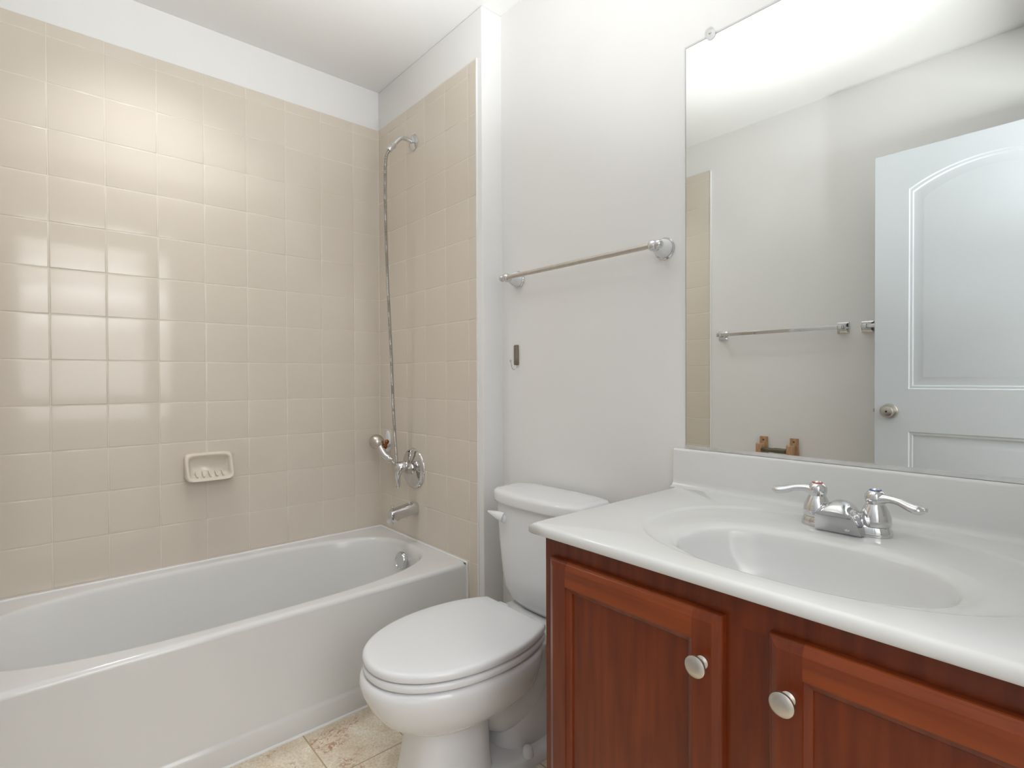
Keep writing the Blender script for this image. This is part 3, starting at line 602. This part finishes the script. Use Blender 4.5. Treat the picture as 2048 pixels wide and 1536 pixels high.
# ---------------------------------------------------------------- vanity cabinet
def vanity():
    x0, x1, yf, yb, z1 = 1.5875, 2.4325, -0.4500, YF-0.014, ZV-0.0220
    t = thing('vanity_cabinet', ((x0+x1)/2, yf, 0), 'dark cherry vanity cabinet under the white sink top', 'cabinet')
    cb = MB().box(x0, x0+0.016, yf+0.002, yb, 0.0, z1).box(x1-0.016, x1, yf+0.002, yb, 0.0, z1).box(x0+0.016, x1-0.016, yb-0.006, yb, 0.10, z1).box(x0+0.016, x1-0.016, yf+0.02, yb-0.006, 0.10, 0.116).box(x0+0.016, x1-0.016, yf+0.07, yf+0.084, 0.0, 0.10)
    cb.build('carcass', 'cab', t, smooth=False)
    zt = 0.738; zbm = 0.128
    box('top_rail', 'cab', x0, x1, yf-0.0005, yf+0.0185, zt-0.012, z1, t)
    box('bottom_rail', 'cab', x0, x1, yf-0.0005, yf+0.0185, 0.10, zbm+0.012, t)
    for a, b in ((x0, x0+0.038), ((x0+x1)/2-0.046, (x0+x1)/2+0.046), (x1-0.038, x1)): box('stile', 'cab', a, b, yf-0.0004, yf+0.0185, zbm+0.012, zt-0.012, t)
    for k, (a, b, kx) in enumerate(((1.612, 1.975, 1.946), (2.043, 2.406, 2.072))):
        def R_(i, y): return [(a+i, y, zbm+i), (b-i, y, zbm+i), (b-i, y, zt-i), (a+i, y, zt-i)]
        pr = [(0, -0.4515), (0, -0.4615), (0.0012, -0.4635), (0.0040, -0.4650), (0.0050, -0.4662), (0.0125, -0.4702), (0.0140, -0.4708), (0.0470, -0.4708), (0.0476, -0.4680), (0.0490, -0.4672), (0.0560, -0.4640), (0.0575, -0.4625), (0.0582, -0.4590), (0.0600, -0.4590)]
        d = MB().loft([R_(i, y) for i, y in pr]).build('door', 'cabdoor', t, angle=18)
        MB().lathe((kx, -0.4706, 0.660), (0, -1, 0), [(0, 0), (0.0095, 0), (0.0100, 0.0015), (0.0085, 0.003), (0.0065, 0.0045), (0.0062, 0.010), (0.0075, 0.013), (0.0140, 0.0165), (0.0168, 0.0195), (0.0165, 0.0225), (0.0135, 0.0250), (0.008, 0.0262), (0, 0.0266)], 40).build('knob', 'nickel', d)
vanity()

# ---------------------------------------------------------------- toilet
def toilet():
    cx = 1.152
    t = thing('toilet', (cx, -0.28, 0), 'white two-piece toilet between the bathtub and the vanity', 'toilet')
    # tank
    def tr_(hw, yf_, yb_, z, n=5, bow=0.0):
        r = []
        for k in range(72):
            a = 2*PI*k/72; c, s = math.cos(a), math.sin(a)
            x = hw*math.copysign(abs(c)**(2/n), c); y = (yf_+yb_)/2+(yb_-yf_)/2*math.copysign(abs(s)**(2/n), s)
            if s < 0: y -= bow*(1-(x/hw)**2)
            r.append((cx+x, y, z))
        return r
    MB().loft([tr_(0.085, -0.030, 0.050, 0.350, 4), tr_(0.135, -0.055, 0.072, 0.356, 4, 0.010), tr_(0.158, -0.064, 0.078, 0.372, 4.5, 0.012), tr_(0.172, -0.069, 0.080, 0.405, 5, 0.014), tr_(0.181, -0.073, 0.080, 0.45, 5, 0.016), tr_(0.190, -0.079, 0.080, 0.56, 5, 0.018), tr_(0.196, -0.083, 0.080, 0.66, 5, 0.018), tr_(0.197, -0.084, 0.080, 0.688, 5, 0.018)]).build('tank', 'porcelain', t, angle=60)
    MB().loft([tr_(0.195, -0.084, 0.080, 0.685, 4.5, 0.02), tr_(0.207, -0.092, 0.083, 0.688, 4.5, 0.022), tr_(0.209, -0.094, 0.084, 0.694, 4.5, 0.022), tr_(0.209, -0.094, 0.084, 0.714, 4.5, 0.022), tr_(0.2065, -0.092, 0.083, 0.721, 4.5, 0.022), tr_(0.200, -0.086, 0.080, 0.7255, 4.3, 0.022), tr_(0.18, -0.068, 0.066, 0.728, 4, 0.02), tr_(0.09, -0.03, 0.04, 0.730, 3)]).build('tank_lid', 'porcelain', t, angle=60)
    fl = MB().lathe((1.030, -0.083, 0.638), (0, -1, 0), [(0, 0), (0.0165, 0), (0.017, 0.006), (0.015, 0.014), (0.011, 0.019), (0, 0.020)], 28)
    fl.tube(smoothpath([(1.034, -0.098, 0.642), (1.018, -0.106, 0.647), (0.995, -0.109, 0.650), (0.972, -0.111, 0.6525)], 6), interp([0.016, 0.0135, 0.0085, 0.003], 6), 14)
    fl.build('flush_lever', 'seat', t)
    # seat and lid
    def seat_ring(g, z, back=-0.152, n_=40, cyy=-0.358, a=0.187, bf=0.272, bb=0.283):
        a += g; bf += g; bb += g; pts = []; y1 = back+min(g, 0.0)*-1*0 + (g if g > 0 else g)
        y1 = back+g
        th0 = math.asin(min(1, (y1-cyy)/bb))
        for k in range(n_+1):
            th = th0-(th0+PI/2)*k/n_
            s, c = math.sin(th), math.cos(th)
            x = a*math.copysign(abs(c)**(2/2.12), c); y = cyy+(bb if s > 0 else bf)*math.copysign(abs(s)**(2/2.12 if s < 0 else 1), s)
            pts.append((x, y))
        full = pts+[(-x, y) for x, y in reversed(pts[:-1])]
        xb = full[0][0]; full += [(-xb+2*xb*k/8, y1) for k in range(1, 8)]
        return [(cx+x, y, z) for x, y in full]
    def slab(gs, name, mat, parent=t): return MB().loft([seat_ring(g, z) for g, z in gs]).build(name, mat, parent, angle=55)
    slab([(-0.012, 0.3745), (-0.001, 0.375), (0.001, 0.378), (0.001, 0.388), (-0.001, 0.3925), (-0.005, 0.3955), (-0.012, 0.397), (-0.05, 0.3985), (-0.11, 0.399)], 'seat_lid', 'seat')
    slab([(-0.02, 0.350), (-0.003, 0.3505), (0.0, 0.354), (0.0005, 0.364), (-0.002, 0.3685), (-0.007, 0.370), (-0.05, 0.370)], 'seat_ring', 'seat')
    for x, y, z in ((0.10, -0.545, 0.3735), (-0.10, -0.545, 0.3735), (0.14, -0.25, 0.3735), (-0.14, -0.25, 0.3735)):
        MB().box(cx+x-0.010, cx+x+0.010, y-0.006, y+0.006, z-0.0045, z+0.002).build('bumper', 'seat', t, bevel=0.001)
    for s in (-1, 1):
        MB().box(cx+s*0.075-0.022, cx+s*0.075+0.022, -0.158, -0.128, 0.348, 0.384).build('hinge', 'seat', t, bevel=0.006)
    # bowl
    def br(hw, yf_, yb_, z, n=2.15, cyy=-0.36, nb=2.6):
        r = []
        for k in range(80):
            a = 2*PI*k/80; c, s = math.cos(a), math.sin(a); m = n if s < 0 else nb
            r.append((cx+hw*math.copysign(abs(c)**(2/m), c), cyy+((yb_-cyy) if s > 0 else (cyy-yf_))*math.copysign(abs(s)**(2/m), s), z))
        return r
    bowl = MB().loft([br(0.060, -0.46, -0.20, 0.176, 2.1), br(0.092, -0.512, -0.17, 0.182, 2.1), br(0.116, -0.540, -0.15, 0.196, 2.1), br(0.140, -0.570, -0.14, 0.216, 2.1), br(0.159, -0.598, -0.13, 0.238), br(0.174, -0.621, -0.125, 0.272), br(0.184, -0.636, -0.12, 0.306), br(0.187, -0.640, -0.12, 0.328), br(0.184, -0.637, -0.12, 0.341), br(0.178, -0.630, -0.125, 0.3455), br(0.14, -0.59, -0.14, 0.347)])
    # deck the tank stands on
    def dk(w0, w1, yf_, yb_, z):
        out = []
        for k in range(13): q = k/12; out.append((cx-w0+2*w0*q, yf_, z))
        for k in range(1, 13): q = k/12; out.append((cx+lerp(w0, w1, q), lerp(yf_, yb_, q), z))
        for k in range(1, 13): q = k/12; out.append((cx+w1-2*w1*q, yb_, z))
        for k in range(1, 12): q = k/12; out.append((cx-lerp(w1, w0, q), lerp(yb_, yf_, q), z))
        return out
    bowl.loft([dk(0.085, 0.075, -0.20, 0.030, 0.20), dk(0.115, 0.095, -0.22, 0.045, 0.27), dk(0.138, 0.118, -0.25, 0.062, 0.315), dk(0.147, 0.132, -0.26, 0.070, 0.338), dk(0.146, 0.131, -0.26, 0.070, 0.346), dk(0.141, 0.126, -0.255, 0.065, 0.350)])
    bowl.build('bowl', 'porcelain', t, angle=55)
    # pedestal column, trapway and foot
    pd = MB().loft([br(0.112, -0.540, -0.28, 0.0, 3.0, -0.40), br(0.109, -0.535, -0.285, 0.03, 3.0, -0.40), br(0.101, -0.523, -0.29, 0.09, 2.9, -0.40), br(0.096, -0.516, -0.29, 0.14, 2.8, -0.40), br(0.094, -0.513, -0.29, 0.20, 2.7, -0.40)])
    pd.build('pedestal', 'porcelain', t, angle=60)
    tw = MB()
    tw.tube(smoothpath([(cx, -0.36, 0.21), (cx, -0.28, 0.175), (cx, -0.22, 0.15), (cx, -0.165, 0.17), (cx, -0.12, 0.25), (cx, -0.06, 0.30)], 6), interp([0.060, 0.070, 0.088, 0.098, 0.098, 0.09], 6), 36)
    tw.loft([br(0.092, -0.255, -0.02, 0.0, 2.3, -0.15), br(0.092, -0.255, -0.02, 0.06, 2.3, -0.15), br(0.094, -0.25, -0.015, 0.14, 2.3, -0.15), br(0.088, -0.235, 0.0, 0.28, 2.3, -0.13)])
    tw.build('trapway', 'porcelain', t, angle=60)
    ft = MB().loft([br(0.128, -0.40, 0.03, 0.0, 3, -0.18, 3.2), br(0.128, -0.40, 0.03, 0.018, 3, -0.18, 3.2), br(0.122, -0.392, 0.024, 0.030, 3, -0.18, 3.2), br(0.108, -0.38, 0.012, 0.036, 3, -0.18, 3.2)])
    ft.build('foot', 'porcelain', t, angle=60)
    for s in (-1, 1):
        MB().lathe((cx+s*0.112, -0.205, 0.030), (0, 0, 1), [(0, 0), (0.0170, 0), (0.0165, 0.007), (0.0140, 0.020), (0.0108, 0.0260), (0.005, 0.0285), (0, 0.029)], 24).build('bolt_cap', 'seat', t)
toilet()

# ---------------------------------------------------------------- fittings on the back wall (seen in the mirror)
def square_bar(xl, xr, z, label):
    t = thing('towel_bar', ((xl+xr)/2, YB, z), label, 'towel bar', 'square chrome towel bars on the back wall')
    for x in (xl, xr):
        p = MB().box(x-0.010, x+0.010, YB+0.006, YB+0.062, z-0.010, z+0.010).build('post', 'chrome', t, bevel=0.002)
        MB().loft([[(x+sx*q, y, z+sz*q) for sx, sz in ((-1, -1), (1, -1), (1, 1), (-1, 1))] for q, y in ((0.0255, YB+0.0004), (0.0255, YB+0.004), (0.022, YB+0.006), (0.016, YB+0.012), (0.011, YB+0.022))]).build('base_plate', 'chrome', p, smooth=False)
    MB().box(xl-0.014, xr+0.014, YB+0.046, YB+0.054, z-0.0085, z+0.0085).build('bar', 'chrome', t, bevel=0.001)
square_bar(0.866, 1.473, 1.333, 'square chrome towel bar fully visible in the mirror, left of the door')
square_bar(1.575, 2.182, 1.331, 'square chrome towel bar mostly hidden behind the open door, one post showing in the mirror')
def paper_holder():
    z = 0.70
    t = thing('paper_holder', (1.172, YB, z), 'oak toilet paper holder with bare spring roller, seen low in the mirror', 'toilet paper holder')
    for x, s in ((1.096, -1), (1.250, 1)):
        a = MB()
        a.loft([[(x-w_, y, zz) for w_, zz in ((0.024, 0.665), (-0.024, 0.665), (-0.0195, 0.780), (0.0195, 0.780))] for y in (YB+0.0004, YB+0.012)])
        pr = [(YB+0.012, 0.742), (YB+0.040, 0.742), (YB+0.075, 0.752), (YB+0.082, 0.745), (YB+0.082, 0.690), (YB+0.070, 0.682), (YB+0.012, 0.682)]
        a.loft([[(xx, y, zz) for y, zz in pr] for xx in (x-0.010, x+0.010)])
        b = a.build('bracket', 'oak', t, bevel=0.0015)
        MB().lathe((x, YB+0.012, 0.762), (0, 1, 0), [(0, 0), (0.0055, 0), (0.005, 0.0015), (0, 0.002)], 16).build('screw_plug', 'olive', b)
    MB().lathe((1.108, YB+0.060, 0.716), (1, 0, 0), [(0, 0), (0.006, 0), (0.010, 0.003), (0.012, 0.008), (0.012, 0.062), (0.0135, 0.063), (0.0135, 0.124), (0.010, 0.128), (0.005, 0.130), (0, 0.130)], 28).build('roller', 'olive', t)
paper_holder()
